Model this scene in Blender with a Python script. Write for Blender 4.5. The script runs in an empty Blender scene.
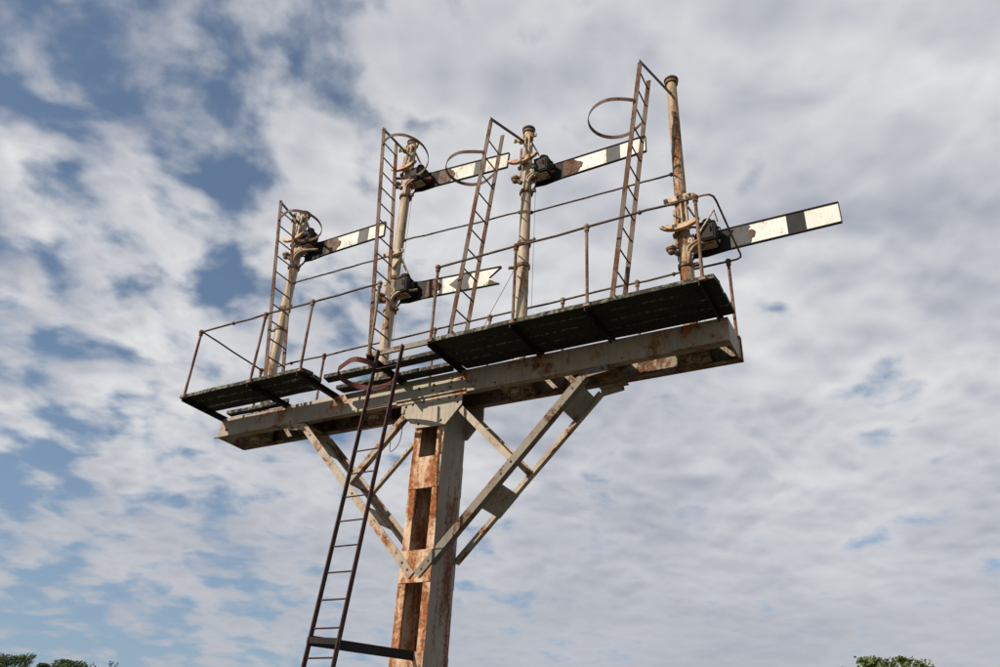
import bpy, math, random
from mathutils import Vector, Matrix
R = math.radians
random.seed(7)
sc = bpy.context.scene
COL = sc.collection

# ------------------------------------------------------------------ camera
# survey coordinates: x along the girders, y away from the camera, z = 0 at the girders' underside
O = Vector((1.381, 0.0, 5.3))                 # survey -> world (ground at world z = 0)
GZ = -5.3                                     # ground level in survey coordinates
YAW, PITCH, ROLL, FPX = 0.5191, 0.5163, 0.057, 783.61
cp, sp, cy, sy = math.cos(PITCH), math.sin(PITCH), math.cos(YAW), math.sin(YAW)
fwd = Vector((-sy * cp, cy * cp, sp)); rt = Vector((cy, sy, 0)); up = rt.cross(fwd)
cr, sr = math.cos(ROLL), math.sin(ROLL)
r2, u2 = rt * cr + up * sr, up * cr - rt * sr
cam = bpy.data.cameras.new('camera'); co = bpy.data.objects.new('camera', cam); COL.objects.link(co)
m = Matrix((r2, u2, -fwd)).transposed().to_4x4()
CAMP = Vector((3.198, -6.589, -3.667)) + O
m.translation = CAMP
co.matrix_world = m
cam.sensor_width = 36; cam.lens = FPX / 1000 * 36; cam.clip_end = 3000; cam.clip_start = .05
sc.camera = co

# ------------------------------------------------------------------ sun
SUN_EL, SUN_AZ = R(28.5), R(208)
sdir = Vector((math.sin(SUN_AZ) * math.cos(SUN_EL), math.cos(SUN_AZ) * math.cos(SUN_EL), math.sin(SUN_EL)))
sl = bpy.data.lights.new('sun', 'SUN'); so = bpy.data.objects.new('sun', sl); COL.objects.link(so)
sl.energy = 5.0; sl.angle = R(0.6); sl.color = (1, .885, .74)
so.rotation_euler = (-sdir).to_track_quat('-Z', 'Y').to_euler(); so.location = (0, 0, 40)

# ------------------------------------------------------------------ world: blue sky with a broken cloud layer
w = bpy.data.worlds.new('World'); sc.world = w; w.use_nodes = True
nt = w.node_tree; nt.nodes.clear()
class G:
    """tiny node-graph helper"""
    def __init__(s, nt): s.nt = nt
    def n(s, t, **k):
        x = s.nt.nodes.new(t)
        for a, b in k.items(): setattr(x, a, b)
        return x
    def put(s, sock, v):
        if isinstance(v, (int, float, tuple, list)): sock.default_value = v
        else: s.nt.links.new(v, sock)
    def math(s, op, a, b=0.0, c=0.0, clamp=False):
        x = s.n('ShaderNodeMath', operation=op, use_clamp=clamp)
        s.put(x.inputs[0], a); s.put(x.inputs[1], b); s.put(x.inputs[2], c); return x.outputs[0]
    def vec(s, op, a, b=(0, 0, 0), out=0):
        x = s.n('ShaderNodeVectorMath', operation=op); s.put(x.inputs[0], a); s.put(x.inputs[1], b)
        return x.outputs['Value'] if op in ('DOT_PRODUCT', 'LENGTH') else x.outputs[0]
    def comb(s, a, b, c):
        x = s.n('ShaderNodeCombineXYZ'); s.put(x.inputs[0], a); s.put(x.inputs[1], b); s.put(x.inputs[2], c); return x.outputs[0]
    def noise(s, v, scale, detail=4, rough=.5, dist=0., lac=2.0):
        x = s.n('ShaderNodeTexNoise'); s.put(x.inputs['Vector'], v)
        x.inputs['Scale'].default_value = scale; x.inputs['Detail'].default_value = detail
        x.inputs['Roughness'].default_value = rough; x.inputs['Distortion'].default_value = dist
        x.inputs['Lacunarity'].default_value = lac
        return x.outputs[0]
    def ss(s, v, a, b, lo=0., hi=1., kind='SMOOTHSTEP'):
        x = s.n('ShaderNodeMapRange', interpolation_type=kind); s.put(x.inputs[0], v)
        for i, q in enumerate((a, b, lo, hi)): s.put(x.inputs[i + 1], q)
        return x.outputs[0]
    def mix(s, f, a, b, blend='MIX'):
        x = s.n('ShaderNodeMix', data_type='RGBA', blend_type=blend)
        s.put(x.inputs[0], f); s.put(x.inputs[6], a); s.put(x.inputs[7], b); return x.outputs[2]
g = G(nt)
SKY = .1
sky = g.n('ShaderNodeTexSky', sky_type='NISHITA'); sky.sun_disc = False
sky.sun_elevation = SUN_EL; sky.sun_rotation = SUN_AZ; sky.air_density = 1.0; sky.dust_density = .6; sky.ozone_density = 1.8
tc = g.n('ShaderNodeTexCoord').outputs['Generated']
a = g.vec('DOT_PRODUCT', tc, (cy, sy, 0)); b = g.vec('DOT_PRODUCT', tc, (-sy, cy, 0)); c = g.vec('DOT_PRODUCT', tc, (0, 0, 1))
cz = g.math('ADD', g.math('MAXIMUM', c, 0.0), .22)
u = g.math('DIVIDE', a, cz); v = g.math('DIVIDE', b, cz)
P = g.comb(u, v, 0.3)
warp = g.n('ShaderNodeTexNoise'); g.put(warp.inputs['Vector'], P); warp.inputs['Scale'].default_value = 3.4; warp.inputs['Detail'].default_value = 2
wv = g.vec('SCALE', g.vec('SUBTRACT', warp.outputs['Color'], (.5, .5, .5))); wv.node.inputs['Scale'].default_value = .10
PW = g.vec('ADD', P, wv)
OFF1, OFF2 = (33.7, 1.3, 0), (31.4, 14.3, 8)
def puff(p, scale):
    x = g.n('ShaderNodeTexVoronoi', feature='SMOOTH_F1', voronoi_dimensions='2D'); g.put(x.inputs['Vector'], p)
    x.inputs['Scale'].default_value = scale; x.inputs['Smoothness'].default_value = .55; x.inputs['Detail'].default_value = 2.0; x.inputs['Roughness'].default_value = .45
    return g.math('SUBTRACT', 1.0, x.outputs['Distance'])
def field(p, det):
    cells = g.noise(g.vec('ADD', p, OFF1), 7.2, det, .53)
    big = g.noise(g.vec('ADD', p, OFF2), 2.4, 2, .5)
    return g.math('ADD', g.math('ADD', g.math('MULTIPLY', cells, .74), g.math('MULTIPLY', big, .24)), g.math('MULTIPLY', g.math('SUBTRACT', puff(p, 9.0), .12), .20))
F0 = field(PW, 9)
FS = field(PW, 2)                                          # smooth version: the broad swell of the layer
F1 = field(g.vec('ADD', PW, (-.012, -.035, 0)), 5)
F2 = field(PW, 5)
q = g.n('ShaderNodeMath', operation='ARCTAN2'); g.put(q.inputs[0], a); g.put(q.inputs[1], b); q = q.outputs[0]
cover = g.ss(q, R(-46), R(14), -.024, .205, 'LINEAR')         # the layer thickens towards the right
clear = g.math('MULTIPLY', g.ss(c, .22, .08, 0., 1.), g.ss(q, R(-34), R(-2), .15, .0))   # clearer air low down on the left
dens = g.math('SUBTRACT', g.math('ADD', F0, cover), clear)
dsm = g.math('SUBTRACT', g.math('ADD', FS, cover), clear)
alpha = g.ss(dens, .445, .655)
alpha = g.math('MULTIPLY', alpha, g.ss(c, -.02, .05))
relief = g.math('MULTIPLY', g.math('SUBTRACT', F1, F2), g.ss(cover, -.05, .12, 2.3, .6))
thick = g.ss(dsm, .62, .95)
lum = g.math('ADD', g.math('SUBTRACT', .74, g.math('MULTIPLY', thick, .20)), relief)
lum = g.math('ADD', lum, g.math('MULTIPLY', g.math('SUBTRACT', g.noise(g.vec('ADD', PW, (8, 3, 2)), 2.1, 5, .5), .5), 1.15))
far = g.ss(c, .40, .08, 0., .80)                           # the layer smooths out with distance
lum = g.math('ADD', g.math('MULTIPLY', lum, g.math('SUBTRACT', 1., far)), g.math('MULTIPLY', far, .47))
alpha = g.math('ADD', g.math('MULTIPLY', alpha, g.math('SUBTRACT', 1., g.math('MULTIPLY', far, .75))), g.math('MULTIPLY', g.math('MULTIPLY', far, .75), g.ss(g.math('SUBTRACT', g.math('ADD', F2, cover), clear), .40, .68)))
alpha = g.math('MULTIPLY', alpha, g.ss(c, -.02, .05))
shade = g.mix(g.ss(lum, .2, 1.0, 0., 1., 'LINEAR'), (2.75, 3.1, 3.95, 1), (7.6, 7.6, 7.7, 1))
haze_col = g.mix(g.ss(c, .02, .5, .62, .20), sky.outputs[0], (2.7, 3.8, 5.4, 1))
colr = g.mix(alpha, haze_col, shade)
bg = g.n('ShaderNodeBackground'); g.put(bg.inputs[0], colr); bg.inputs[1].default_value = SKY
out = g.n('ShaderNodeOutputWorld'); nt.links.new(bg.outputs[0], out.inputs[0])

sc.view_settings.view_transform = 'Standard'; sc.view_settings.look = 'None'
sc.view_settings.exposure = 0.0; sc.view_settings.gamma = 1.0; sc.view_settings.use_curve_mapping = False

# ------------------------------------------------------------------ mesh helpers (all in survey coordinates)
class MB:
    def __init__(s): s.v = []; s.f = []; s.sm = []
    def add(s, vs, fs, smooth=False):
        k = len(s.v); s.v += [Vector(q) for q in vs]
        for f in fs: s.f.append([i + k for i in f]); s.sm.append(smooth)
        return s
    def box(s, x0, x1, y0, y1, z0, z1):
        return s.add([(x, y, z) for z in (z0, z1) for y in (y0, y1) for x in (x0, x1)],
                     [(0, 2, 3, 1), (4, 5, 7, 6), (0, 1, 5, 4), (2, 6, 7, 3), (0, 4, 6, 2), (1, 3, 7, 5)])
    def bar(s, p, q, w, h, side=(0, 1, 0)):
        """rectangular bar p->q, w along `side`, h along the third axis"""
        p, q = Vector(p), Vector(q); d = (q - p).normalized(); sd = Vector(side)
        sd = (sd - d * sd.dot(d)).normalized(); t = d.cross(sd)
        vs = [e + sd * (w / 2 * i) + t * (h / 2 * j) for e in (p, q) for i, j in ((-1, -1), (1, -1), (1, 1), (-1, 1))]
        return s.add(vs, [(3, 2, 1, 0), (4, 5, 6, 7), (0, 1, 5, 4), (1, 2, 6, 5), (2, 3, 7, 6), (3, 0, 4, 7)])
    def tube(s, pts, r, n=10, caps=True, closed=False):
        pts = [Vector(p) for p in pts]; rs = r if isinstance(r, (list, tuple)) else [r] * len(pts)
        rings = []; ref = None
        for i, p in enumerate(pts):
            if closed: d = pts[(i + 1) % len(pts)] - pts[i - 1]
            else: d = pts[min(i + 1, len(pts) - 1)] - pts[max(i - 1, 0)]
            d.normalize()
            if ref is None: ref = d.orthogonal().normalized()
            ref = (ref - d * ref.dot(d)).normalized(); e = d.cross(ref)
            rings.append([p + (ref * math.cos(2 * math.pi * k / n) + e * math.sin(2 * math.pi * k / n)) * rs[i] for k in range(n)])
        vs = [q for rg in rings for q in rg]; fs = []
        m_ = len(pts)
        for i in range(m_ if closed else m_ - 1):
            j = (i + 1) % m_
            for k in range(n): fs.append((i * n + k, i * n + (k + 1) % n, j * n + (k + 1) % n, j * n + k))
        s.add(vs, fs, True)
        if caps and not closed:
            s.add(rings[0], [tuple(range(n))[::-1]]); s.add(rings[-1], [tuple(range(n))])
        return s
    def strip(s, pts, w, t, wdir=(0, 0, 1)):
        """flat band following pts: width w along wdir, thickness t"""
        pts = [Vector(p) for p in pts]; rings = []
        for i, p in enumerate(pts):
            d = (pts[min(i + 1, len(pts) - 1)] - pts[max(i - 1, 0)]).normalized(); wd = Vector(wdir); wd = (wd - d * wd.dot(d)).normalized()
            e = d.cross(wd)
            rings.append([p + wd * (w / 2 * a_) + e * (t / 2 * b_) for a_, b_ in ((-1, -1), (1, -1), (1, 1), (-1, 1))])
        vs = [q for rg in rings for q in rg]; fs = []
        for i in range(len(pts) - 1):
            for k in range(4): fs.append((i * 4 + k, i * 4 + (k + 1) % 4, i * 4 + 4 + (k + 1) % 4, i * 4 + 4 + k))
        fs += [(3, 2, 1, 0), tuple(len(vs) - 4 + k for k in range(4))]
        return s.add(vs, fs)
    def prism(s, poly, y0, y1, fn=None):
        """polygon of (x, z) pulled from y0 to y1"""
        n = len(poly); vs = [Vector((x, y, z)) for y in (y0, y1) for x, z in poly]
        if fn: vs = [fn(q) for q in vs]
        return s.add(vs, [tuple(range(n)), tuple(range(n, 2 * n))[::-1]] + [(i, n + i, n + (i + 1) % n, (i + 1) % n) for i in range(n)])
    def lathe(s, c, prof, n=16):
        c = Vector(c); vs = [c + Vector((r * math.cos(2 * math.pi * k / n), r * math.sin(2 * math.pi * k / n), z)) for r, z in prof for k in range(n)]
        fs = [(i * n + k, i * n + (k + 1) % n, (i + 1) * n + (k + 1) % n, (i + 1) * n + k) for i in range(len(prof) - 1) for k in range(n)]
        fs += [tuple(range(n))[::-1], tuple((len(prof) - 1) * n + k for k in range(n))]
        return s.add(vs, fs, False)
    def ball(s, c, r, n=8, squash=1.0):
        c = Vector(c); m_ = 6
        prof = [(max(r * math.sin(math.pi * i / m_), .0004), -r * squash * math.cos(math.pi * i / m_)) for i in range(m_ + 1)]
        k = len(s.sm); s.lathe(c, prof, n)
        for i in range(k, len(s.sm)): s.sm[i] = True
        return s
    def mesh(s, name, off, mat):
        me = bpy.data.meshes.new(name); me.from_pydata([tuple(q + off) for q in s.v], [], s.f); me.update()
        for p_, f_ in zip(me.polygons, s.sm): p_.use_smooth = f_
        if mat: me.materials.append(mat)
        return me
BASE = {}
def thing(name, label, cat, base, group=None):
    o = bpy.data.objects.new(name, None); COL.objects.link(o); o.empty_display_size = .2
    o.location = Vector(base) + O; BASE[o] = Vector(base)
    o['label'] = label; o['category'] = cat
    if group: o['group'] = group
    return o
def part(name, mb, mat, parent, label=None, kind=None, bevel=0):
    base = BASE[parent]
    me = mb.mesh(name, -base, mat); o = bpy.data.objects.new(name, me); COL.objects.link(o); o.parent = parent; BASE[o] = base
    if label: o['label'] = label
    if kind: o['kind'] = kind
    if bevel:
        bv = o.modifiers.new('bevel', 'BEVEL'); bv.width = bevel; bv.segments = 2; bv.limit_method = 'ANGLE'
    return o
def solo(name, mb, mat, label, cat, base, group=None):
    me = mb.mesh(name, -Vector(base), mat); o = bpy.data.objects.new(name, me); COL.objects.link(o); o.location = Vector(base) + O
    o['label'] = label; o['category'] = cat
    if group: o['group'] = group
    return o
def copies(name, mesh, places, parent):
    """alike pieces sharing one mesh; places are survey positions (with an optional rotation)"""
    for pl in places:
        o = bpy.data.objects.new(name, mesh); COL.objects.link(o); o.parent = parent; o.location = Vector(pl) - BASE[parent]

# ------------------------------------------------------------------ materials
def new_mat(name):
    mt = bpy.data.materials.new(name); mt.use_nodes = True
    gg = G(mt.node_tree); bs = mt.node_tree.nodes['Principled BSDF']
    return mt, gg, bs
def metal(name, paint, paint2, rust=.5, scale=3.0, streak=.35, dirt=.4, rough=.6, rust_a=(.30, .105, .03, 1), rust_b=(.075, .026, .013, 1), bump=.25, lichen=0, halo=.6, spec=.4, soft=.05):
    """old paint over steel: patches of rust, run-down streaks, grime"""
    mt, gg, bs = new_mat(name)
    ge = gg.n('ShaderNodeNewGeometry').outputs['Position']
    oi = gg.n('ShaderNodeObjectInfo').outputs['Random']
    pos = gg.vec('ADD', ge, gg.comb(gg.math('MULTIPLY', oi, 13.7), 0., gg.math('MULTIPLY', oi, 3.1)))
    st = gg.vec('MULTIPLY', pos, (1, 1, streak))
    n1 = gg.noise(st, scale, 8, .66, .4); n2 = gg.noise(pos, scale * 7, 6, .7); n3 = gg.noise(st, scale * .45, 5, .55)
    n4 = gg.noise(gg.vec('MULTIPLY', pos, (1, 1, .12)), scale * 9, 4, .6)
    pc = gg.mix(gg.ss(n3, .35, .68), paint, paint2)
    pc = gg.mix(gg.math('MULTIPLY', gg.ss(n4, .48, .75), dirt), pc, (.045, .038, .03, 1))
    pc = gg.mix(gg.math('MULTIPLY', gg.ss(n2, .56, .72), dirt * .7), pc, (.06, .05, .04, 1))
    if lichen:
        pc = gg.mix(gg.math('MULTIPLY', gg.ss(gg.noise(pos, scale * 2.3, 6, .7), .55, .66), lichen), pc, (.17, .15, .06, 1))
    k = .78 - .50 * rust
    mask = gg.ss(gg.math('ADD', gg.math('MULTIPLY', n1, .72), gg.math('MULTIPLY', n2, .28)), k - soft, k + soft)
    rc = gg.mix(gg.ss(gg.noise(pos, scale * 4, 6, .65), .35, .66), rust_b, rust_a)
    rc = gg.mix(gg.ss(n2, .5, .75), rc, rust_b)
    bs.inputs['Specular IOR Level'].default_value = spec
    hm = gg.math('MULTIPLY', gg.ss(gg.math('ADD', gg.math('MULTIPLY', n1, .8), gg.math('MULTIPLY', n4, .2)), k - .15, k + .02), halo)
    pc = gg.mix(hm, pc, gg.mix(.5, rust_a, paint))
    gg.put(bs.inputs['Base Color'], gg.mix(mask, pc, rc))
    gg.put(bs.inputs['Roughness'], gg.ss(mask, 0, 1, rough, .92))
    bp = gg.n('ShaderNodeBump'); bp.inputs['Strength'].default_value = bump; bp.inputs['Distance'].default_value = .012
    gg.put(bp.inputs['Height'], gg.math('ADD', gg.math('MULTIPLY', mask, -.35), n2)); gg.put(bs.inputs['Normal'], bp.outputs[0])
    return mt
M = {}
M['girder'] = metal('girder paint', (.38, .34, .265, 1), (.25, .22, .17, 1), .43, 2.8, .6, .55, lichen=.3)
M['inner'] = metal('girder inside', (.34, .29, .21, 1), (.11, .085, .06, 1), .54, 5, .8, .9, rust_a=(.17, .08, .035, 1), lichen=.6)
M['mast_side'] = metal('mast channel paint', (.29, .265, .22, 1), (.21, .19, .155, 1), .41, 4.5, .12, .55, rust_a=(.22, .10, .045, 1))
M['batten'] = metal('rusted cream paint', (.56, .45, .31, 1), (.50, .35, .20, 1), .585, 4.6, .33, .5, rust_a=(.36, .115, .028, 1), rust_b=(.13, .04, .015, 1), soft=.065, halo=.75)
M['gusset'] = metal('gusset paint', (.38, .33, .255, 1), (.29, .25, .195, 1), .32, 3, .7, .5)
M['brace'] = metal('brace paint', (.40, .35, .265, 1), (.24, .20, .15, 1), .45, 5, .8, .65, lichen=.35)
M['brace_dark'] = metal('darker brace paint', (.19, .168, .128, 1), (.12, .104, .078, 1), .44, 5, .8, .6, rust_a=(.16, .08, .035, 1), lichen=.35)  # darker tone for the right front brace and the walkway edge angle
M['doll'] = metal('post paint cream', (.50, .42, .30, 1), (.38, .30, .20, 1), .44, 6, .22, .55, rust_a=(.30, .14, .05, 1))
M['doll_rusty'] = metal('post paint rusty', (.47, .38, .26, 1), (.38, .28, .17, 1), .55, 6, .3, .5, rust_a=(.27, .115, .04, 1))
M['cast'] = metal('casting paint', (.55, .46, .33, 1), (.36, .27, .17, 1), .44, 10, .8, .6)
M['crescent'] = metal('orange rusted casting', (.58, .45, .30, 1), (.44, .29, .16, 1), .47, 11, .8, .4, rust_a=(.40, .17, .06, 1), rust_b=(.20, .075, .03, 1))
M['rod'] = metal('rusty rod', (.25, .175, .11, 1), (.15, .09, .055, 1), .56, 8, .35, .5, rust_a=(.19, .085, .042, 1), rust_b=(.06, .025, .016, 1))
M['rail'] = metal('dark rail', (.085, .07, .055, 1), (.05, .038, .03, 1), .50, 8, .8, .5, rust_a=(.11, .055, .032, 1), rust_b=(.035, .018, .013, 1), spec=.25)
M['ladder'] = metal('ladder rust', (.12, .085, .058, 1), (.07, .046, .032, 1), .54, 7, .35, .5, rust_a=(.15, .068, .036, 1), rust_b=(.05, .023, .016, 1), spec=.25)
M['maroon'] = metal('maroon ladder paint', (.040, .011, .010, 1), (.018, .008, .008, 1), .44, 6, .3, .3, rust_a=(.07, .02, .015, 1), rust_b=(.018, .009, .008, 1), spec=.25)
M['maroon_red'] = metal('red oxide hoop', (.10, .02, .017, 1), (.035, .012, .011, 1), .45, 8, .6, .3, rust_a=(.13, .035, .022, 1), rust_b=(.03, .012, .01, 1), spec=.25)
M['black'] = metal('black paint', (.010, .009, .009, 1), (.018, .015, .014, 1), .38, 8, .6, .15, rough=.6, rust_a=(.05, .024, .014, 1), rust_b=(.018, .010, .008, 1), bump=.1, spec=.15)
M['specblue'] = metal('blue grey peeling enamel', (.045, .054, .062, 1), (.02, .022, .025, 1), .36, 14, .6, .5, rough=.5, rust_a=(.09, .07, .05, 1), rust_b=(.03, .02, .016, 1), spec=.3)
M['specrust'] = metal('peeling oxide red', (.085, .024, .015, 1), (.05, .022, .016, 1), .5, 14, .7, .5, rust_a=(.13, .045, .022, 1), rust_b=(.045, .017, .012, 1), spec=.3)
M['specbrown'] = metal('flaking brown', (.10, .06, .04, 1), (.035, .022, .017, 1), .5, 18, .7, .6, rust_a=(.20, .11, .065, 1), rust_b=(.035, .018, .013, 1), spec=.3)
M['red'] = metal('red enamel', (.50, .02, .015, 1), (.40, .018, .014, 1), .2, 12, .7, .25, rough=.35)
M['white'] = metal('arm enamel white', (.74, .725, .67, 1), (.64, .62, .56, 1), .31, 6, .5, .32, rough=.45, bump=.1, rust_a=(.42, .24, .09, 1), halo=.45)
M['white_worn'] = metal('arm enamel worn', (.68, .67, .61, 1), (.53, .51, .45, 1), .42, 9, .6, .75, rough=.5, rust_a=(.20, .16, .07, 1), rust_b=(.07, .065, .035, 1), bump=.15)
M['bandblack'] = metal('arm band black', (.014, .014, .014, 1), (.024, .023, .022, 1), .24, 9, .6, .1, rough=.6, bump=.05, halo=.05, spec=.2)
M['bandgrey'] = metal('arm band faded', (.075, .075, .072, 1), (.11, .11, .105, 1), .24, 9, .6, .1, rough=.6, bump=.05, halo=.05, spec=.2)
M['lamp'] = metal('lamp case black', (.010, .0085, .008, 1), (.019, .015, .013, 1), .42, 12, .6, .2, rough=.6, rust_a=(.07, .032, .02, 1), rust_b=(.022, .012, .009, 1), bump=.1, halo=.3, spec=.2)
M['cap'] = metal('post cap', (.10, .082, .06, 1), (.055, .043, .03, 1), .42, 9, .6, .5, lichen=.5)
def wood():
    mt, gg, bs = new_mat('weathered plank'); ge = gg.n('ShaderNodeNewGeometry').outputs['Position']
    oi = gg.n('ShaderNodeObjectInfo').outputs['Random']
    pos = gg.vec('ADD', ge, gg.comb(gg.math('MULTIPLY', oi, 9.), gg.math('MULTIPLY', oi, 5.), 0.))
    gr = gg.noise(gg.vec('MULTIPLY', pos, (.06, 1, 1)), 60, 6, .6); n2 = gg.noise(pos, 3.5, 6, .6); n3 = gg.noise(pos, 22, 6, .7)
    c1 = gg.mix(gg.ss(gr, .3, .7), (.008, .007, .006, 1), (.030, .025, .02, 1))
    nz = gg.vec('DOT_PRODUCT', gg.n('ShaderNodeNewGeometry').outputs['Normal'], (0, 0, 1))     # lichen grows on tops and edges
    c1 = gg.mix(gg.math('MULTIPLY', gg.math('MULTIPLY', gg.ss(n3, .46, .60), gg.ss(n2, .3, .6)), gg.ss(nz, -.6, -.2)), c1, (.20, .195, .14, 1))
    gg.put(bs.inputs['Base Color'], c1); bs.inputs['Roughness'].default_value = .9
    bp = gg.n('ShaderNodeBump'); bp.inputs['Strength'].default_value = .6; bp.inputs['Distance'].default_value = .01
    gg.put(bp.inputs['Height'], gr); gg.put(bs.inputs['Normal'], bp.outputs[0]); return mt
M['wood'] = wood()
def simple(name, c1, c2, scale, rough=.9):
    mt, gg, bs = new_mat(name); ge = gg.n('ShaderNodeNewGeometry').outputs['Position']
    gg.put(bs.inputs['Base Color'], gg.mix(gg.ss(gg.noise(ge, scale, 8, .6), .35, .65), c1, c2)); bs.inputs['Roughness'].default_value = rough; return mt
M['concrete'] = simple('concrete', (.30, .29, .26, 1), (.22, .21, .19, 1), 6)
M['ground'] = simple('dry meadow', (.05, .05, .022, 1), (.075, .062, .035, 1), 1.2)
M['bark'] = simple('bark', (.06, .045, .032, 1), (.10, .08, .06, 1), 9)
def leafmat(name, c1, c2):
    mt, gg, bs = new_mat(name); ge = gg.n('ShaderNodeNewGeometry').outputs['Position']
    gg.put(bs.inputs['Base Color'], gg.mix(gg.ss(gg.noise(ge, 2.3, 5, .7), .35, .65), c1, c2)); bs.inputs['Roughness'].default_value = .6
    return mt
M['leaf_dark'] = leafmat('dark leaves', (.038, .066, .018, 1), (.075, .115, .034, 1))
M['leaf'] = leafmat('green leaves', (.055, .085, .022, 1), (.11, .155, .045, 1))

# ------------------------------------------------------------------ ground
gm = MB(); N = 24
gm.add([(-1500 + 3000 * i / N, -1500 + 3000 * j / N, GZ) for j in range(N + 1) for i in range(N + 1)],
       [(j * (N + 1) + i, j * (N + 1) + i + 1, (j + 1) * (N + 1) + i + 1, (j + 1) * (N + 1) + i) for j in range(N) for i in range(N)])
go = bpy.data.objects.new('ground', gm.mesh('ground', O, M['ground'])); COL.objects.link(go); go['kind'] = 'structure'

# ------------------------------------------------------------------ bracket frame: mast, girders, braces
MX, MW, MD = -1.381, .384, .43            # mast centre, width, depth
XL, XR, GD, GH = -4.694, 1.906, .468, .268  # girder ends, depth between outer faces, height
YD = GD / 2
DOLLS = [-4.245, -2.352, -.435, 1.506]
fr = thing('signal_bracket', 'tall rusty cream steel mast with cross girders and diagonal braces carrying the platforms', 'signal bracket', (MX, YD - .02, GZ))
foot = MB().box(MX - .45, MX + .45, -.28, .7, GZ - .3, GZ + .12)
part('footing', foot, M['concrete'], fr, 'square concrete footing at the foot of the mast', bevel=.02)
for s in (-1, 1):
    mb = MB(); xo = MX + s * MW / 2; xi = xo - s * .014
    mb.box(min(xo, xi), max(xo, xi), 0, MD, GZ + .1, -.002)
    for y0 in (.0015, MD - .0165): mb.box(min(xi, xi - s * .078), max(xi, xi - s * .078), y0, y0 + .015, GZ + .1, -.004)
    part('mast_channel', mb, M['mast_side'] if s > 0 else M['batten'], fr, 'smooth grey shaded side of the mast' if s > 0 else None)
fl = MB()                                     # front flange faces carry the rusty cream coat
ztop = -.355
plates = [(-.70, -1.05), (-1.70, -2.02), (-2.66, -2.99), (-3.62, -3.95), (-4.58, -4.90)]
for s in (-1, 1):
    for y0, y1 in ((-.006, 0.0), (MD, MD + .006)):
        pass
for yf, yb in ((-.012, -.0005), (MD + .0005, MD + .012)):
    for z1, z0 in plates:
        part('batten_plate', MB().box(MX - MW / 2 + .002, MX + MW / 2 - .002, yf, yb, z0, z1), M['batten'], fr)
for s in (-1, 1):
    zs = [ztop] + [q for p_ in plates for q in p_] + [GZ + .12]
    for z1, z0 in zip(zs[0::2], zs[1::2]):
        xa = MX + s * MW / 2; xb = xa - s * .088
        part('flange_face', MB().box(min(xa, xb), max(xa, xb), -.0045, -.0004, z0 + .001, z1 - .001), M['batten'], fr)
# gussets front and back
gp = [(MX - .393, -.002), (MX + .402, -.002), (MX + .405, -.157), (MX + .213, -.372), (MX - .178, -.358), (MX - .388, -.14)]
for y0, y1 in ((-.034, -.013), (MD + .013, MD + .03)):
    gu = part('gusset_plate', MB().prism(gp, y0, y1), M['gusset'], fr)
    if y0 < 0:
        bb = MB()
        for x, z in ((-.33, -.075), (-.35, -.15), (-.24, -.06), (.33, -.06), (.35, -.125), (.24, -.05), (-.1, -.05), (.1, -.05), (-.14, -.31), (.15, -.31)):
            bb.ball((MX + x, -.036, z), .017, 8)
        part('rivets', bb, M['rod'], gu, kind='stuff')
part('cleat', MB().box(MX - .46, MX + .46, -.07, -.0345, -.012, .002).box(MX - .46, MX + .46, -.047, -.0345, -.05, -.012), M['girder'], fr)
# girders: channels with flanges turned inwards
def girder(yo, sgn, x0, x1):
    mb = MB(); t = .013
    ya, yb = sorted((yo, yo + sgn * t)); mb.box(x0, x1, ya, yb, 0, GH)
    fa, fb = sorted((yo + sgn * t, yo + sgn * .085))
    mb.box(x0, x1, fa, fb, .0, .014).box(x0, x1, fa, fb, GH - .014, GH)
    return mb
gf = part('girder', girder(0, 1, XL - .006, XR), M['girder'], fr, 'front channel girder with peeling grey paint')
gb = part('girder', girder(GD, -1, XL + .009, XR + .03), M['inner'], fr, 'rear channel girder with sunlit inner face')
bb = MB()
for x, z in ((MX + .23, .20), (MX + .23, .145), (MX + .22, .085), (MX + .0, .15), (MX - .01, .09), (MX - .2, .14), (MX + .36, .17), (MX + .12, .05), (XR - .14, .09), (XL + .12, .1)):
    bb.ball((x, -.002, z), .019, 8)
for x in [XL + .5 + i * .72 for i in range(9)]: bb.ball((x, -.001, .04), .011, 6)
part('rivets', bb, M['rod'], gf, kind='stuff')
part('bottom_lip', MB().box(XL - .05, XL + 1.15, -.03, -.001, -.001, .013), M['girder'], gf)
part('bottom_lip', MB().box(XR - .55, XR + .01, -.02, -.001, -.004, .009), M['rod'], gf)
part('end_plate', MB().box(XR - .02, XR - .006, .09, GD - .09, .016, GH - .016).box(XR + .0005, XR + .012, .0, GD - .015, .002, GH - .002), M['girder'], fr)
part('end_plate', MB().box(XL - .004, XL + .008, .014, GD - .014, .002, GH - .002), M['inner'], fr)
for k, x in enumerate(DOLLS):                                     # seats that clamp the dolls between the girders
    mb = MB().box(x - .17, x + .17, .09, GD - .09, GH - .026, GH - .015).box(x - .15, x + .15, .086, GD - .086, .0155, .026)
    for s in (-1, 1): mb.box(x + s * .13 - .006, x + s * .13 + .006, .09, GD - .09, .027, GH - .027)
    st = part('post_seat', mb, M['inner'], fr)
    part('foot_nut', MB().lathe((x, YD, -.075), [(.05, 0), (.078, .004), (.085, .03), (.07, .045), (.062, .092)], 14), M['rod'], st)
    for s in (-1, 1): part('stiffener', MB().prism([(x + s * .07, -.05), (x + s * .15, .012), (x + s * .07, .012)], YD - .008, YD + .008), M['inner'], st)
for xa, xb in ((-4.02, -2.62), (-2.1, -.75), (.05, .72), (-.22, -.05), (1.72, 1.88)):  # plates added to shade stretches of the rear girder's inner face
    part('shade_plate', MB().box(xa, xb, .02, GD - .02, GH + .001, GH + .011), M['inner'], fr)
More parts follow.
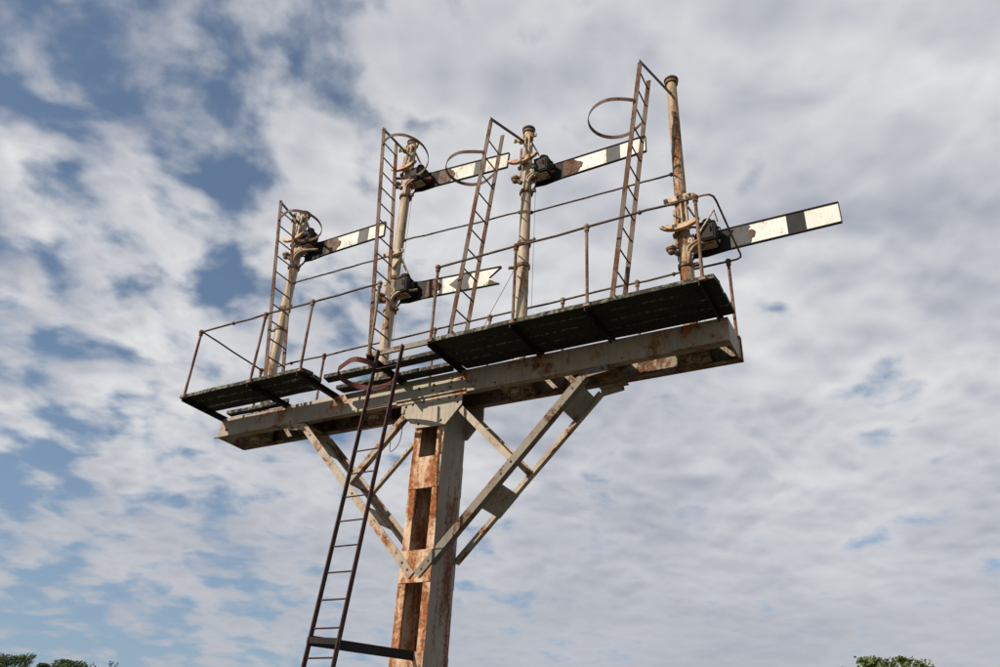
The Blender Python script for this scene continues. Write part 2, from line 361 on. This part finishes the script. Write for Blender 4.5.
# braces: angle irons front and back, at 45 degrees
def brace(s, yf, inward):
    x0, z0 = MX + s * .03, -1.95; x1, z1 = MX + s * 1.83, -.075; x2 = MX + s * 2.08
    if yf > .2: x0, z0 = MX + s * .19, -1.73
    mb = MB(); d = Vector((x1 - x0, 0, z1 - z0)).normalized(); nrm = Vector((-d.z, 0, d.x)) * s
    a_, b_ = Vector((x0, yf, z0)), Vector((x1, yf, z1)); c_ = Vector((x2, yf, -.045))
    mb.bar(a_, b_, .012, .085)                                     # leg in the face of the frame
    off = nrm * -.0425
    mb.bar(a_ + off + Vector((0, inward * .038, 0)), b_ + off + Vector((0, inward * .038, 0)), .064, .011)
    mb.bar(b_ - Vector((0, 0, 0.0)), c_, .0125, .08)               # turned end under the girder
    mb.bar(b_ + Vector((0, inward * .038, .035)), c_ + Vector((0, inward * .038, .033)), .064, .011)
    br = part('brace', mb, M['brace_dark' if s > 0 and yf < .2 else 'brace'], fr)
    rv = MB()
    for f in (.03, .07, .5, .56, .93): q = a_.lerp(b_, f); rv.ball(q + Vector((0, -inward * .007, 0)), .014, 6)
    for f in (.3, .8): q = b_.lerp(c_, f); rv.ball(q + Vector((0, -inward * .007, 0)), .016, 6)
    part('rivets', rv, M['rod'], br, kind='stuff')
    return a_, b_
YF, YBK = -.022, .455
for s in (-1, 1):
    a_, b_ = brace(s, YF, 1); brace(s, YBK, -1)
    nrm = Vector((-(b_ - a_).z, 0, (b_ - a_).x)).normalized() * s
    for yf, inw in ((YF + .014, 1), (YBK - .014, -1)):              # short struts back to the mast head
        p_, q_ = Vector((MX + s * .36, yf, -.175)), Vector((MX + s * 1.03, yf, -.865))
        mb = MB().bar(p_, q_, .011, .07); n2_ = Vector(((q_ - p_).z, 0, -(q_ - p_).x)).normalized() * s
        mb.bar(p_ + n2_ * .035 + Vector((0, inw * .03, 0)), q_ + n2_ * .035 + Vector((0, inw * .03, 0)), .05, .01)
        part('strut', mb, M['brace'], fr)
    for f0, f1 in ((.35, .47), (.84, .965)):                     # tie plates joining the front and back braces
        p_ = a_.lerp(b_, f0) - nrm * .030; q_ = a_.lerp(b_, f1) - nrm * .030; yc = (YF + YBK) / 2
        p_.y = q_.y = yc
        part('tie_plate', MB().bar(p_, q_, YBK - YF - .02, .01), M['mast_side'], fr)
    xa = MX + s * 1.86; xb = MX + s * 2.12
    part('seat_plate', MB().box(min(xa, xb), max(xa, xb), .02, GD + .03, -.0155, -.002), M['rod'], fr)
    part('spreader', MB().bar((MX + s * 1.03, .0, -.86), (MX + s * 1.03, GD - .03, -.86), .06, .012, (1, 0, 0)), M['brace'], fr)

# ------------------------------------------------------------------ plank walkways on bearers
HX = [-4.675, -3.564, -2.789, -1.805, -1.012, -.041, .761, 1.869]
YP, ZP, ZR = -.683, .30, 1.224
def plank(x0, x1, y0, y1, dz=0, seed=0, rag=.02):
    rd = random.Random(seed * 7.13 + x0); n = max(6, int((x1 - x0) / .22)); top, bot = [], []
    vs = []; fs = []
    for i in range(n + 1):
        x = x0 + (x1 - x0) * i / n; sag = rd.uniform(-.004, .004)
        ja, jb = rd.uniform(0, .008), rd.uniform(0, .010)
        ex = rd.uniform(-rag, rag) if i in (0, n) else 0; ey = rd.uniform(-rag, rag) if i in (0, n) else 0
        vs += [(x + ex, y0 + ja, ZP + dz + sag), (x + ey, y1 - jb, ZP + dz + sag), (x + ey, y1 - jb, ZP + .045 + dz + sag), (x + ex, y0 + ja, ZP + .045 + dz + sag)]
    for i in range(n):
        for k in range(4): fs.append((i * 4 + k, i * 4 + 4 + k, i * 4 + 4 + (k + 1) % 4, i * 4 + (k + 1) % 4))
    fs += [(0, 1, 2, 3), tuple(n * 4 + k for k in (3, 2, 1, 0))]
    return MB().add(vs, fs)
def walkway(label, planks, bearers, x):
    t = thing('plank_walkway', label, 'walkway', (x, -.3, ZP), 'plank walkways on the girders')
    for i, (x0, x1, y0, y1, dz) in enumerate(planks): part('plank', plank(x0, x1, y0, y1, dz, i + 1, .055 if x < -1 else .02), M['wood'], t)
    for bx in bearers:
        mb = MB().box(bx - .03, bx + .012, YP - .015, .12, ZP - .012, ZP - .001).box(bx - .03, bx - .02, YP - .01, -.002, ZP - .07, ZP - .012).box(bx - .03, bx - .02, -.001, .10, GH + .001, ZP - .012)
        part('bearer', mb, M['black'], t)
    return t
walkway('short ragged plank walkway at the far left end of the girders', [(-4.74, -2.79, -.664, -.50, 0), (-4.74, -2.80, -.475, -.32, 0), (-4.72, -2.98, -.295, -.18, -.006), (-4.60, -3.55, -.06, .04, -.004)], [-4.66, -3.564, -2.80], -3.76)
tm = walkway('gapped plank walkway at the head of the tall maroon ladder', [(-2.66, -.93, -.43, -.29, -.012), (-2.66, -1.12, -.15, .0, -.018)], [-1.805], -1.8)
part('edge_angle', MB().box(-1.83, -1.03, -.675, -.667, ZP - .03, ZP + .03).box(-1.83, -1.03, -.667, -.62, ZP - .012, ZP - .004), M['brace_dark'], tm)
walkway('long dark plank walkway at the right under the two nearest signals', [(-1.08, 1.97, -.664, -.505, 0), (-1.08, 1.975, -.492, -.335, 0), (-1.06, 1.965, -.318, -.17, -.003), (-1.0, 1.975, -.152, .035, 0)], [-1.012, -.041, .761, 1.86], .45)

# ------------------------------------------------------------------ handrails
def post(t, x, y, z0, z1, r=.0165, mat='rod', lean=0):
    part('post', MB().tube([(x, y, z0), (x + lean * .5, y, (z0 + z1) / 2), (x + lean, y, z1)], r, 8), M[mat], t)
    part('knob', MB().ball((x + lean, y, z1), .034, 10).lathe((x + lean, y, z1 - .055), [(.022, 0), (.026, .004), (.024, .03), (.02, .034)], 8), M[mat], t)
    part('foot_bracket', MB().box(x - .03, x + .03, y - .025, y + .017, z0 - .012, z0 + .012), M['rod'], t)
def wob(p, q, n=8, amp=.004, seed=1):
    rd = random.Random(seed); p, q = Vector(p), Vector(q)
    return [p.lerp(q, i / n) + (Vector((0, rd.uniform(-amp, amp), rd.uniform(-amp, amp))) if 0 < i < n else Vector()) for i in range(n + 1)]
h = thing('handrail', 'rusty front handrail on four posts over the left walkway', 'handrail', (-3.2, YP, ZP), 'handrails of the platform')
for i in range(4): post(h, HX[i], YP, ZP - .012, ZR, lean=(.0, .015, -.01, 0)[i])
part('top_rail', MB().tube(wob((HX[0], YP, ZR), (HX[3], YP, ZR), 10, .006, 3), .0125, 8), M['rail'], h)
part('coupling', MB().ball((-4.1, YP, ZR), .024, 8), M['rail'], h)
h = thing('handrail', 'rusty front handrail on four posts over the long right walkway', 'handrail', (.4, YP, ZP), 'handrails of the platform')
for i in range(4, 8): post(h, HX[i], YP, ZP - .012, ZR)
part('top_rail', MB().tube(wob((HX[4], YP, ZR), (HX[7], YP, ZR), 12, .006, 5), .0125, 8), M['rail'], h)
part('coupling', MB().ball((1.32, YP, ZR), .024, 8), M['rail'], h)
pl = [(1.869, YP, ZR), (1.95, YP, ZR), (2.0, YP + .012, ZR), (2.03, YP + .05, ZR - .004), (2.04, YP + .12, ZR - .012), (2.04, .2, ZR - .01), (2.04, .40, ZR), (2.03, .455, ZR), (1.99, .482, ZR), (1.892, .486, ZR)]
part('return_rail', MB().tube(pl, .0105, 8), M['rod'], h)
BX = [-4.721, -3.575, -1.795, -.997, -.027, .88, 1.892]
h = thing('handrail', 'long thin rear handrail running behind all four signals', 'handrail', (-1.4, .486, GH), 'handrails of the platform')
for i, x in enumerate(BX): post(h, x, .486, .07 if i < 6 else .17, 1.225)
part('top_rail', MB().tube(wob((BX[0], .486, 1.225), (BX[-1], .486, 1.225), 22, .006, 9), .012, 8), M['rail'], h)
part('end_rail', MB().tube(wob((-4.675, YP + .03, ZR + .012), (-4.721, .486, 1.225), 4, .003, 2), .0115, 8), M['rail'], h)
for x in (-4.163, -2.6, -.5, 1.3): part('coupling', MB().ball((x, .486, 1.225), .024, 8), M['rail'], h)

# ------------------------------------------------------------------ ladders
def ladder(label, mat, foot, head, wid_axis, width, nr, group, hoop=None, hoopmat=None, rs=.26, stay=None, rr=.009, rail_w=.05, z0r=.3):
    """foot/head: centre line; wid_axis: rung direction"""
    f_, h_ = Vector(foot), Vector(head); wa = Vector(wid_axis)
    t = thing('ladder', label, 'ladder', foot, group)
    d = (h_ - f_).normalized(); side = wa.cross(d)
    for s in (-1, 1):
        o_ = wa * (s * width / 2)
        hh = h_ + o_
        part('rail', MB().bar(f_ + o_, hh, .012, rail_w, wa), M[mat], t)
    rm = MB().tube([-wa * (width / 2), wa * (width / 2)], rr, 8).mesh('rung', Vector(), M[mat if rr < .0095 else mat])
    L_ = (h_ - f_).length; pls = []
    k = z0r
    while k < L_ - .06: pls.append(f_ + d * k); k += rs
    copies('rung', rm, pls, t)
    if hoop: part('safety_hoop', MB().strip(hoop, .06 if hoopmat else .045, .007, d if wa.y else (0, 0, 1)), M[hoopmat or mat], t)
    if stay: part('stay_bar', MB().bar(stay[0], stay[1], .012, .04, (1, 0, 0)), M['rail'], t)
    return t
def smooth(pts, n=6):
    P_ = [Vector(p) for p in pts]; P_ = [P_[0] * 2 - P_[1]] + P_ + [P_[-1] * 2 - P_[-2]]; o_ = []
    for i in range(1, len(P_) - 2):
        a_, b_, c_, d_ = P_[i - 1:i + 3]
        for k in range(n):
            t = k / n; o_.append(.5 * ((2 * b_) + (c_ - a_) * t + (2 * a_ - 5 * b_ + 4 * c_ - d_) * t * t + (3 * b_ - a_ - 3 * c_ + d_) * t ** 3))
    return o_ + [P_[-2]]
def hoop_pts(xr, s, r, zf, zb, yf=-.5, yb=-.2, xrb=None):
    """teardrop loop from the front rail round to the rear rail, bulging to side s"""
    xrb = xr if xrb is None else xrb
    ym = (yf + yb) / 2; cx = xr + s * .30; pts = [(xr, yf - .012, zf)]
    for k in range(9):
        an = R(-125 + k * 250 / 8); pts.append((cx + s * r * math.cos(an), ym + r * math.sin(an), zf + (zb - zf) * (k + 1) / 10))
    pts.append((xrb, yb + .012, zb))
    return smooth(pts, 4)
GL = 'ladders up to the signal arms'
ZT = .348
ladder('rusty ladder leaning on the leftmost signal post', 'ladder', (-3.515, -.35, ZT), (-3.985, -.35, 3.31), (0, 1, 0), .30, 11, GL,
       hoop_pts(-3.93, 1, .275, 2.96, 2.80, xrb=-3.90), None, .27, ((-3.985, -.52, 3.30), (-4.235, YD - .055, 3.44)), z0r=.12)
ladder('rusty ladder beside the tallest signal post with two arms', 'ladder', (-1.95, -.35, .33), (-2.297, -.35, 4.0), (0, 1, 0), .30, 14, GL,
       hoop_pts(-2.265, 1, .30, 3.70, 3.34, xrb=-2.235), None, .27, ((-2.297, -.52, 3.99), (-2.35, YD - .05, 4.10)), z0r=.2)
ladder('rusty ladder standing left of the third signal post', 'ladder', (-.912, -.35, ZT), (-.58, -.35, 3.44), (0, 1, 0), .30, 12, GL,
       hoop_pts(-.64, -1, .29, 2.92, 2.88), None, .265, ((-.578, -.52, 3.44), (-.44, YD - .05, 3.58)), z0r=.15)
ladder('rusty ladder standing left of the nearest signal post on the right', 'ladder', (.935, -.35, ZT), (1.352, -.35, 3.51), (0, 1, 0), .30, 12, GL,
       hoop_pts(1.275, -1, .30, 2.93, 2.93), None, .265, ((1.354, -.52, 3.51), (1.5, YD - .05, 3.60)), z0r=.15)
hp = smooth([(-1.64, -.765, .08), (-1.66, -.86, .09), (-1.78, -.95, .10), (-1.98, -.88, .10), (-2.11, -.80, .10), (-2.15, -.66, .07), (-2.05, -.52, .03), (-1.86, -.46, .0), (-1.62, -.52, -.03), (-1.42, -.66, -.05), (-1.325, -.745, -.05)], 5)
TL = thing_l = ladder('tall maroon ladder from the ground up to the walkway', 'maroon', (-1.482, -1.405, GZ + .003), (-1.482, -.735, .285), (1, 0, 0), .316, 22, None, hp, 'maroon_red', .2435, None, .0075, .05, z0r=.26)
part('standoff_bar', MB().bar((-1.635, -1.105, -2.72), (-1.30, -.004, -2.70), .012, .085, (1, 0, 0)).bar((-1.66, -1.105, -2.715), (-1.30, -1.105, -2.735), .012, .05, (0, 1, 0)), M['black'], TL, 'flat black bar tying the ladder to the mast')

# ------------------------------------------------------------------ semaphore signals
def arm_set(t, X, za, droop, st):
    """arm, spectacle, lamp and fittings for one arm at pivot height za"""
    pv = Vector((X + .08, YD + .125, za)); rot = Matrix.Rotation(droop, 3, 'Y')
    tf = lambda q: pv + rot @ (q - pv)
    ya, yb = YD + .119, YD + .131
    z0, z1 = za - .125, za + .125
    bl, br_ = X + .50, X + st['end']
    def P_(poly, y0, y1): return MB().prism(poly, y0, y1, tf)
    if st['fish']:
        poly = [(bl, z0), (br_ - .0, z0 + .01), (br_ - .155, za - .01), (br_, z1 - .01), (bl, z1)]
    else: poly = [(bl, z0), (br_, z0 + .008), (br_, z1 - .008), (bl, z1)]
    blade = part('arm_blade', P_(poly, ya, yb), M[st['white']], t, st.get('lab'))
    e = .011
    rim = P_([(X + .36, z1), (br_ + .004, z1 - .008), (br_ + .004, z1 + .004), (X + .36, z1 + .012)], ya - .014, yb + .004)
    rim.prism([(X + .36, z0 - .012), (br_ + .004, z0 - .004), (br_ + .004, z0 + .008), (X + .36, z0)], ya - .014, yb + .004, tf)
    if not st['fish']: rim.prism([(br_ - .001, z0 + .008), (br_ + .009, z0 + .008), (br_ + .009, z1 - .008), (br_ - .001, z1 - .008)], ya - .012, yb + .004, tf)
    else:
        rim.prism([(br_ - .155, za - .018), (br_ - .142, za - .01), (br_ + .008, z1 - .016), (br_, z1 - .002)], ya - .01, yb + .003, tf)
        part('tail_patch', P_([(br_ - .16, z0 + .012), (br_ - .02, z0 + .02), (br_ - .15, za - .03)], ya - .003, yb + .003), M['specbrown'], blade)
    part('rim', rim, M['black'], blade)
    if st['fish']:
        bp = [(bl + .30, za), (bl + .46, z1 - .008), (bl + .62, z1 - .008), (bl + .58, za), (bl + .62, z0 + .008), (bl + .46, z0 + .008)]
    else: bp = [(X + 1.035, z0 + .004), (X + 1.215, z0 + .004), (X + 1.215, z1 - .004), (X + 1.035, z1 - .004)]
    part('band', P_(bp, ya - .003, yb + .003), M[st['band']], blade)
    rd = random.Random(int(abs(za) * 1000)); pts = []
    xe = X + st['patch']; n = 9
    pts = [(X + .455, za - .119)] + [(xe + rd.uniform(-.045, .02) - .05 * abs(2 * k / n - 1) ** 2, za - .117 + .234 * k / n) for k in range(n + 1)] + [(X + .455, za + .119)]
    part('enamel_patch', P_(pts, ya - .0075, ya - .0045), M[st['patchmat']], blade)
    part('rust_scab', P_([(xe - .05, za - .06), (xe + .015, za - .045), (xe + .03, za + .02), (xe + .0, za + .05), (xe - .04, za + .03)], ya - .0095, ya - .0005), M['specbrown'], blade)
    # spectacle casting
    sp_ = P_([(X + .06, z0 - .015), (X + .20, z0 - .03), (X + .53, z0 + .0), (X + .53, z1 - .0), (X + .26, z1 + .03), (X + .10, z1 + .05), (X + .04, za + .02)], ya - .004, yb + .006)
    sp_ = part('spectacle', sp_, M['black'], t)
    for cx_, cz_ in ((X - .02, za - .10), (X + .06, za + .19)):
        ring = [(cx_ + .085 * math.cos(2 * math.pi * k / 18), YD + .125, cz_ + .085 * math.sin(2 * math.pi * k / 18)) for k in range(18)]
        part('lens_ring', MB().tube([tf(Vector(q)) for q in ring], .013, 6, closed=True), M['black'], sp_)
    if st.get('red'):
        part('red_flash', P_([(X + .20, za - .06), (X + .29, za - .075), (X + .36, za + .0), (X + .31, za + .06), (X + .22, za + .03)], ya - .03, ya - .013), M['red'], sp_, 'bright red enamel flash')
    part('spindle', MB().tube([(X + .08, YD - .06, za), (X + .08, YD + .15, za)], .022, 8).box(X - .02, X + .12, YD - .05, YD + .08, za - .05, za + .05), M['cast'], t)
    # lamp
    lx, ly, lz = X + st['lamp'] + .02, YD + .0, za + st.get('lampz', .10) - .03
    q = .095
    body = MB().box(lx - q, lx + q, ly - q, ly + q, lz - .12, lz + .10)
    lm = part('lamp', body, M['lamp'], t, 'sooty black signal lamp', bevel=.012)
    top = MB(); r1, r0 = q * 1.06, q * .55
    top.add([(lx + sx * r1, ly + s2 * r1, lz + .101) for sx, s2 in ((-1, -1), (1, -1), (1, 1), (-1, 1))] + [(lx + sx * r0, ly + s2 * r0, lz + .155) for sx, s2 in ((-1, -1), (1, -1), (1, 1), (-1, 1))],
            [(3, 2, 1, 0), (4, 5, 6, 7), (0, 1, 5, 4), (1, 2, 6, 5), (2, 3, 7, 6), (3, 0, 4, 7)])
    part('lamp_hood', top.lathe((lx, ly, lz + .155), [(.045, 0), (.045, .02), (.055, .022), (.05, .036)], 10), M['lamp'], lm)
    part('lamp_door', MB().box(lx - q * .75, lx + q * .75, ly - q - .012, ly - q - .001, lz - .10, lz + .075).box(lx - q * .95, lx - q * .8, ly - q - .016, ly - q - .001, lz - .04, lz + .03).tube([(lx + q * .5, ly - q - .012, lz - .03), (lx + q * .5, ly - q - .03, lz - .03), (lx + q * .5, ly - q - .03, lz + .03), (lx + q * .5, ly - q - .012, lz + .03)], .006, 6), M['lamp'], lm)
    part('lamp_handle', MB().strip([(lx + q + .001, ly, lz + .08), (lx + q + .035, ly, lz + .06), (lx + q + .035, ly, lz - .04), (lx + q + .001, ly, lz - .07)], .03, .006, (0, 1, 0)), M['lamp'], lm)
    part('lamp_shelf', MB().box(X + .05, lx + q * .8, ly - .06, ly + .06, lz - .135, lz - .121).bar((X + .05, ly, lz - .20), (lx, ly, lz - .132), .02, .014), M['cast'], t)
    # crescent guide, hangers, head casting
    if st.get('crescent', True):
        zc = za + .15; n = 10; up_, lo_ = [], []
        for k in range(n + 1):
            f = k / n; x = X - .215 + .43 * f; sag = .05 * (1 - (2 * f - 1) ** 2); ht = .036 * (1 - abs(2 * f - 1) ** 5 * .75)
            up_.append((x, zc + .02 - sag + ht)); lo_.append((x, zc + .02 - sag - ht))
        cm = MB().prism(lo_ + up_[::-1], YD - .150, YD - .132)
        cm.prism([(x, z + .008) for x, z in lo_] + [(x, z - .008) for x, z in lo_[::-1]], YD - .175, YD - .128)
        cm.box(X - .05, X + .05, YD - .131, YD - .05, zc - .03, zc + .0)
        cr_ = part('crescent_guide', cm, M['crescent'], t)
        for hx in (.03, .085):
            part('hanger', MB().tube([(X + hx, YD - .14, zc), (X + hx - .01, YD - .12, za + .53)], .014, 8), M['cast'], cr_)
    zh = za + .54
    hd = MB().box(X - .10, X + .10, YD - .115, YD - .04, zh - .045, zh + .035).box(X - .17, X - .09, YD - .108, YD - .075, zh - .025, zh + .035).box(X + .09, X + .165, YD - .108, YD - .075, zh - .03, zh + .03)
    hc = part('head_casting', hd, M['cast'], t, bevel=.012)
    for bx_, by_, br2 in ((-.135, -.110, .018), (.125, -.110, .018), (0, -.118, .022)): part('bolt', MB().ball((X + bx_, YD + by_, zh), br2, 8), M['rod'], hc)
    lug = MB().bar((X + .06, YD - .06, zh - .10), (X + .02, YD - .10, za + .30), .06, .02, (1, 0, 0))
    lug.bar((X + .05, YD + .02, zh - .02), (X + .20, YD + .10, za + .16), .05, .018, (0, 1, 0)).bar((X + .10, YD - .05, za - .02), (X + .045, YD - .08, za - .33), .035, .016, (0, 1, 0))
    part('bearing_bracket', lug, M['cast'], t)
    part('back_strap', MB().bar((X - .07, YD - .055, za + .42), (X - .065, YD - .06, za - .10), .03, .012, (1, 0, 0)).box(X - .10, X - .06, YD - .075, YD - .03, za + .06, za + .10), M['doll_rusty'], t)
    # insulator-like pulley knob, crank, rods, clamp
    zk = za - .07
    kn = part('pulley_knob', MB().tube([(X - .05, YD - .05, zk - .10), (X - .11, YD - .07, zk - .05)], .03, 8).lathe((X - .125, YD - .08, zk - .05), [(.02, -.045), (.036, -.03), (.04, .0), (.052, .004), (.054, .02), (.045, .024)], 12), M['cap'], t)
    part('knob_cover', MB().lathe((X - .125, YD - .08, zk - .026), [(.058, 0), (.060, .012), (.042, .034), (.012, .042)], 12), M['cast'], kn)
    ck = MB().tube(smooth([(X + .05, YD - .085, za - .30), (X + .085, YD - .10, za - .19), (X + .18, YD - .08, za - .11), (X + .36, YD + .05, za - .05)], 4), .017, 8)
    ck.tube(smooth([(X + .06, YD - .085, za - .27), (X + .05, YD - .10, za - .16), (X + .12, YD - .08, za - .08), (X + .20, YD - .03, za - .04)], 4), .014, 8)
    part('crank', ck, M['cast'], t)
    part('clamp', MB().lathe((X, YD, za - .34), [(.075, 0), (.088, .005), (.088, .045), (.075, .05)], 14).box(X + .07, X + .135, YD - .03, YD + .01, za - .335, za - .30), M['rod'], t)
    part('pull_rod', MB().tube([(X + .09, YD - .08, za - .28), (X + .11, YD - .06, max(za - 1.9, .2))], .0035, 5), M['rail'], t)
    part('pull_wire', MB().tube([(X + .16, YD - .06, za - .10), (X + .15, YD - .04, max(za - 2.1, .2))], .0025, 5), M['rail'], t)
    if st.get('brace_rod'): part('stay_rod', MB().tube([(X + .17, YD - .125, za - .05), (X + .37, YD - .125, za + .24), (X + .38, YD - .06, za + .12)], .010, 6), M['cast'], t)
def signal(label, X, ztop, arms, mat):
    t = thing('semaphore_signal', label, 'signal', (X, YD, -.08), 'semaphore signals on the bracket')
    pr = [(0, 0)]
    n = 14; zs = [-.07 + (ztop + .07 - .06) * k / n for k in range(n + 1)]
    part('signal_post', MB().tube([(X, YD, z) for z in zs], [.076 - .017 * k / n for k in range(n + 1)], 20), M[mat], t)
    part('post_cap', MB().lathe((X, YD, ztop - .075), [(.060, 0), (.078, .004), (.080, .035), (.066, .04), (.068, .05), (.088, .055), (.088, .075), (.06, .095), (.02, .105)], 18), M['cap'], t)
    for z, s in ((1.95, 1), (1.62, -1)):
        if z < ztop - 1.2:
            cl = part('clamp', MB().lathe((X, YD, z), [(.074, 0), (.084, .004), (.084, .05), (.074, .054)], 14), M['rod'], t)
            part('step_stub', MB().tube([(X + s * .07, YD - .02, z + .02), (X + s * .17, YD - .05, z + .03)], .02, 8), M['rod'], cl)
    for za, dr, st in arms: arm_set(t, X, za, dr, st)
    return t
stop = dict(end=1.54, fish=False, white='white', band='bandblack', patch=.69, patchmat='specblue', lamp=.24)
signal('leftmost signal post with short worn white and black arm', DOLLS[0], 3.70,
       [(3.01, R(-.5), dict(stop, end=1.50, white='white_worn', band='bandgrey', patchmat='specbrown', lamp=.17, lampz=.17))], 'doll')
fish = dict(end=1.54, fish=True, white='white_worn', band='bandgrey', patch=.66, patchmat='specbrown', lamp=.17, lampz=.03, crescent=False)
signal('tallest signal post with a square arm above a fishtail arm', DOLLS[1], 4.40,
       [(3.68, R(4.6), dict(stop, end=1.56, white='white_worn', band='bandgrey', patchmat='specbrown', lamp=.18, lampz=.02, red=True)), (1.81, R(4.0), fish)], 'doll')
signal('third signal post with white arm and dark red patch behind the slender ladder', DOLLS[2], 3.86,
       [(3.09, R(-.3), dict(stop, band='bandgrey', patchmat='specrust', lamp=.21, lampz=.04))], 'doll')
signal('nearest signal post on the right with its arm set low beside the platform', DOLLS[3], 3.87,
       [(1.415, R(.3), dict(stop, brace_rod=True, lampz=.05))], 'doll_rusty')

# ------------------------------------------------------------------ tie rods and loose wire between the posts
GR = 'tie rods between the signal posts'
for lab, i, z0, z1 in (('thin tie rod joining the leftmost and the tallest signal post', 0, 2.42, 2.40), ('thin tie rod joining the tallest and the third signal post', 1, 2.60, 2.50), ('thin tie rod joining the third and the nearest signal post', 2, 2.44, 2.40)):
    t = thing('tie_rod', lab, 'tie rod', (DOLLS[i], YD, z0), GR)
    part('rod', MB().tube(wob((DOLLS[i] + .06, YD, z0), (DOLLS[i + 1] - .06, YD, z1), 10, .005, i), .011, 8), M['rail'], t)
    for x, z in ((DOLLS[i] + .085, z0), (DOLLS[i + 1] - .085, z1)): part('eye_bolt', MB().ball((x, YD, z), .026, 8), M['rod'], t)
solo('loose_wire', MB().tube([(-.50, YD + .07, 1.9), (-.62, YD + .02, 1.55), (-.80, YD - .05, 1.1), (-1.05, YD - .1, .45), (-1.10, YD - .11, .27), (-1.2, .2, .256)], .0035, 5), M['rail'], 'thin loose wire slanting down from the third signal post', 'wire', (-1.1, .12, .256))
solo('hanging_cable', MB().tube(smooth([(-1.72, -.05, -.10), (-1.80, .05, -.42), (-1.93, .1, -.52), (-2.05, .2, -.42), (-2.12, .3, -.02)], 6), .005, 5), M['rail'], 'slack cable looping below the girders left of the gusset', 'cable', (-1.8, .05, -.2))

# ------------------------------------------------------------------ trees beyond the field
def camray(px, py):
    return fwd + r2 * ((px - 500) / FPX) - u2 * ((py - 333.5) / FPX)
def tree(label, px, py, dist, spread, leafmat, dens, seed, name='tree', group='trees on the skyline', leaf=.16):
    rd = random.Random(seed); d = camray(px, py); hz_ = math.hypot(d.x, d.y); k = dist / hz_
    top = CAMP + d * k; base = Vector((top.x, top.y, 0)); H = top.z
    t = bpy.data.objects.new(name, None); COL.objects.link(t); t.location = base; BASE[t] = base
    t['label'] = label; t['category'] = 'tree'; t['group'] = group
    tr = MB(); tips = []
    tr.tube([base + Vector((rd.uniform(-.1, .1) * i, rd.uniform(-.1, .1) * i, H * .8 * i / 6 - (.15 if i == 0 else 0))) for i in range(7)], [.22 * spread / 3 * (1 - .13 * i) for i in range(7)], 8)
    for i in range(46):
        f = rd.uniform(.28, 1); an = rd.uniform(0, 2 * math.pi); z = H * f
        rr = spread * math.sqrt(max(0, 1 - ((f - .62) / .40) ** 2)) * rd.uniform(.45, 1.05) if f < 1.0 else .1
        tip = base + Vector((math.cos(an) * rr, math.sin(an) * rr, z - rd.uniform(0, .1)))
        st_ = base + Vector((0, 0, max(H * .18, z - rr * .9 - .4))); mid = st_.lerp(tip, .5) + Vector((0, 0, rd.uniform(-.1, .25)))
        tr.tube([st_, mid, tip], [.06, .035, .008], 5); tips.append(tip); tips.append(mid.lerp(tip, .4))
    tips.append(Vector(top) - Vector((0, 0, .2)))
    part('trunk', tr, M['bark'], t)
    lf = MB(); cnt = int(9000 * dens)
    for i in range(cnt):
        c_ = rd.choice(tips); rad = rd.uniform(.35, .8) * spread / 3
        q = Vector((rd.gauss(0, 1), rd.gauss(0, 1), rd.gauss(0, .8))); q = q.normalized() * rad * rd.random() ** .4
        p_ = c_ + q; s_ = rd.uniform(.6, 1.2) * leaf
        if p_.z > H + .05: p_.z = H - rd.uniform(0, .3)
        n1_ = Vector((rd.gauss(0, 1), rd.gauss(0, 1), rd.gauss(.4, 1))).normalized(); e1 = n1_.orthogonal().normalized(); e2 = n1_.cross(e1)
        lf.add([p_ - e1 * s_ * .6, p_ - e2 * s_ * .3, p_ + e1 * s_ * .6, p_ + e2 * s_ * .3], [(0, 1, 2, 3)])
    part('crown', lf, M[leafmat], t)
O_saved = O; O = Vector((0, 0, 0))      # tree coordinates are world coordinates already
tree('round leafy green tree on the skyline at lower right', 872, 657.5, 46, 2.3, 'leaf', 1.9, 11)
tree('smaller green treetop touching the round tree at lower right', 906, 657.5, 45, 1.7, 'leaf', .9, 12)
tree('dark bushy tree in the bottom left corner', 14, 656.5, 70, 3.0, 'leaf_dark', 2.2, 13)
tree('thin twiggy treetop poking above the dark corner tree', 29, 653, 74, 1.2, 'leaf_dark', .35, 14, leaf=.12)
tree('low dark tree right of the corner trees at bottom left', 47, 664.5, 72, 1.8, 'leaf_dark', 1.6, 17)
tree('dark rounded tree further right at bottom left', 78, 661.5, 70, 2.6, 'leaf_dark', 2.0, 15)
tree('small bare twiggy tree rightmost at bottom left', 114, 659.5, 72, .8, 'leaf_dark', .08, 16, leaf=.12)
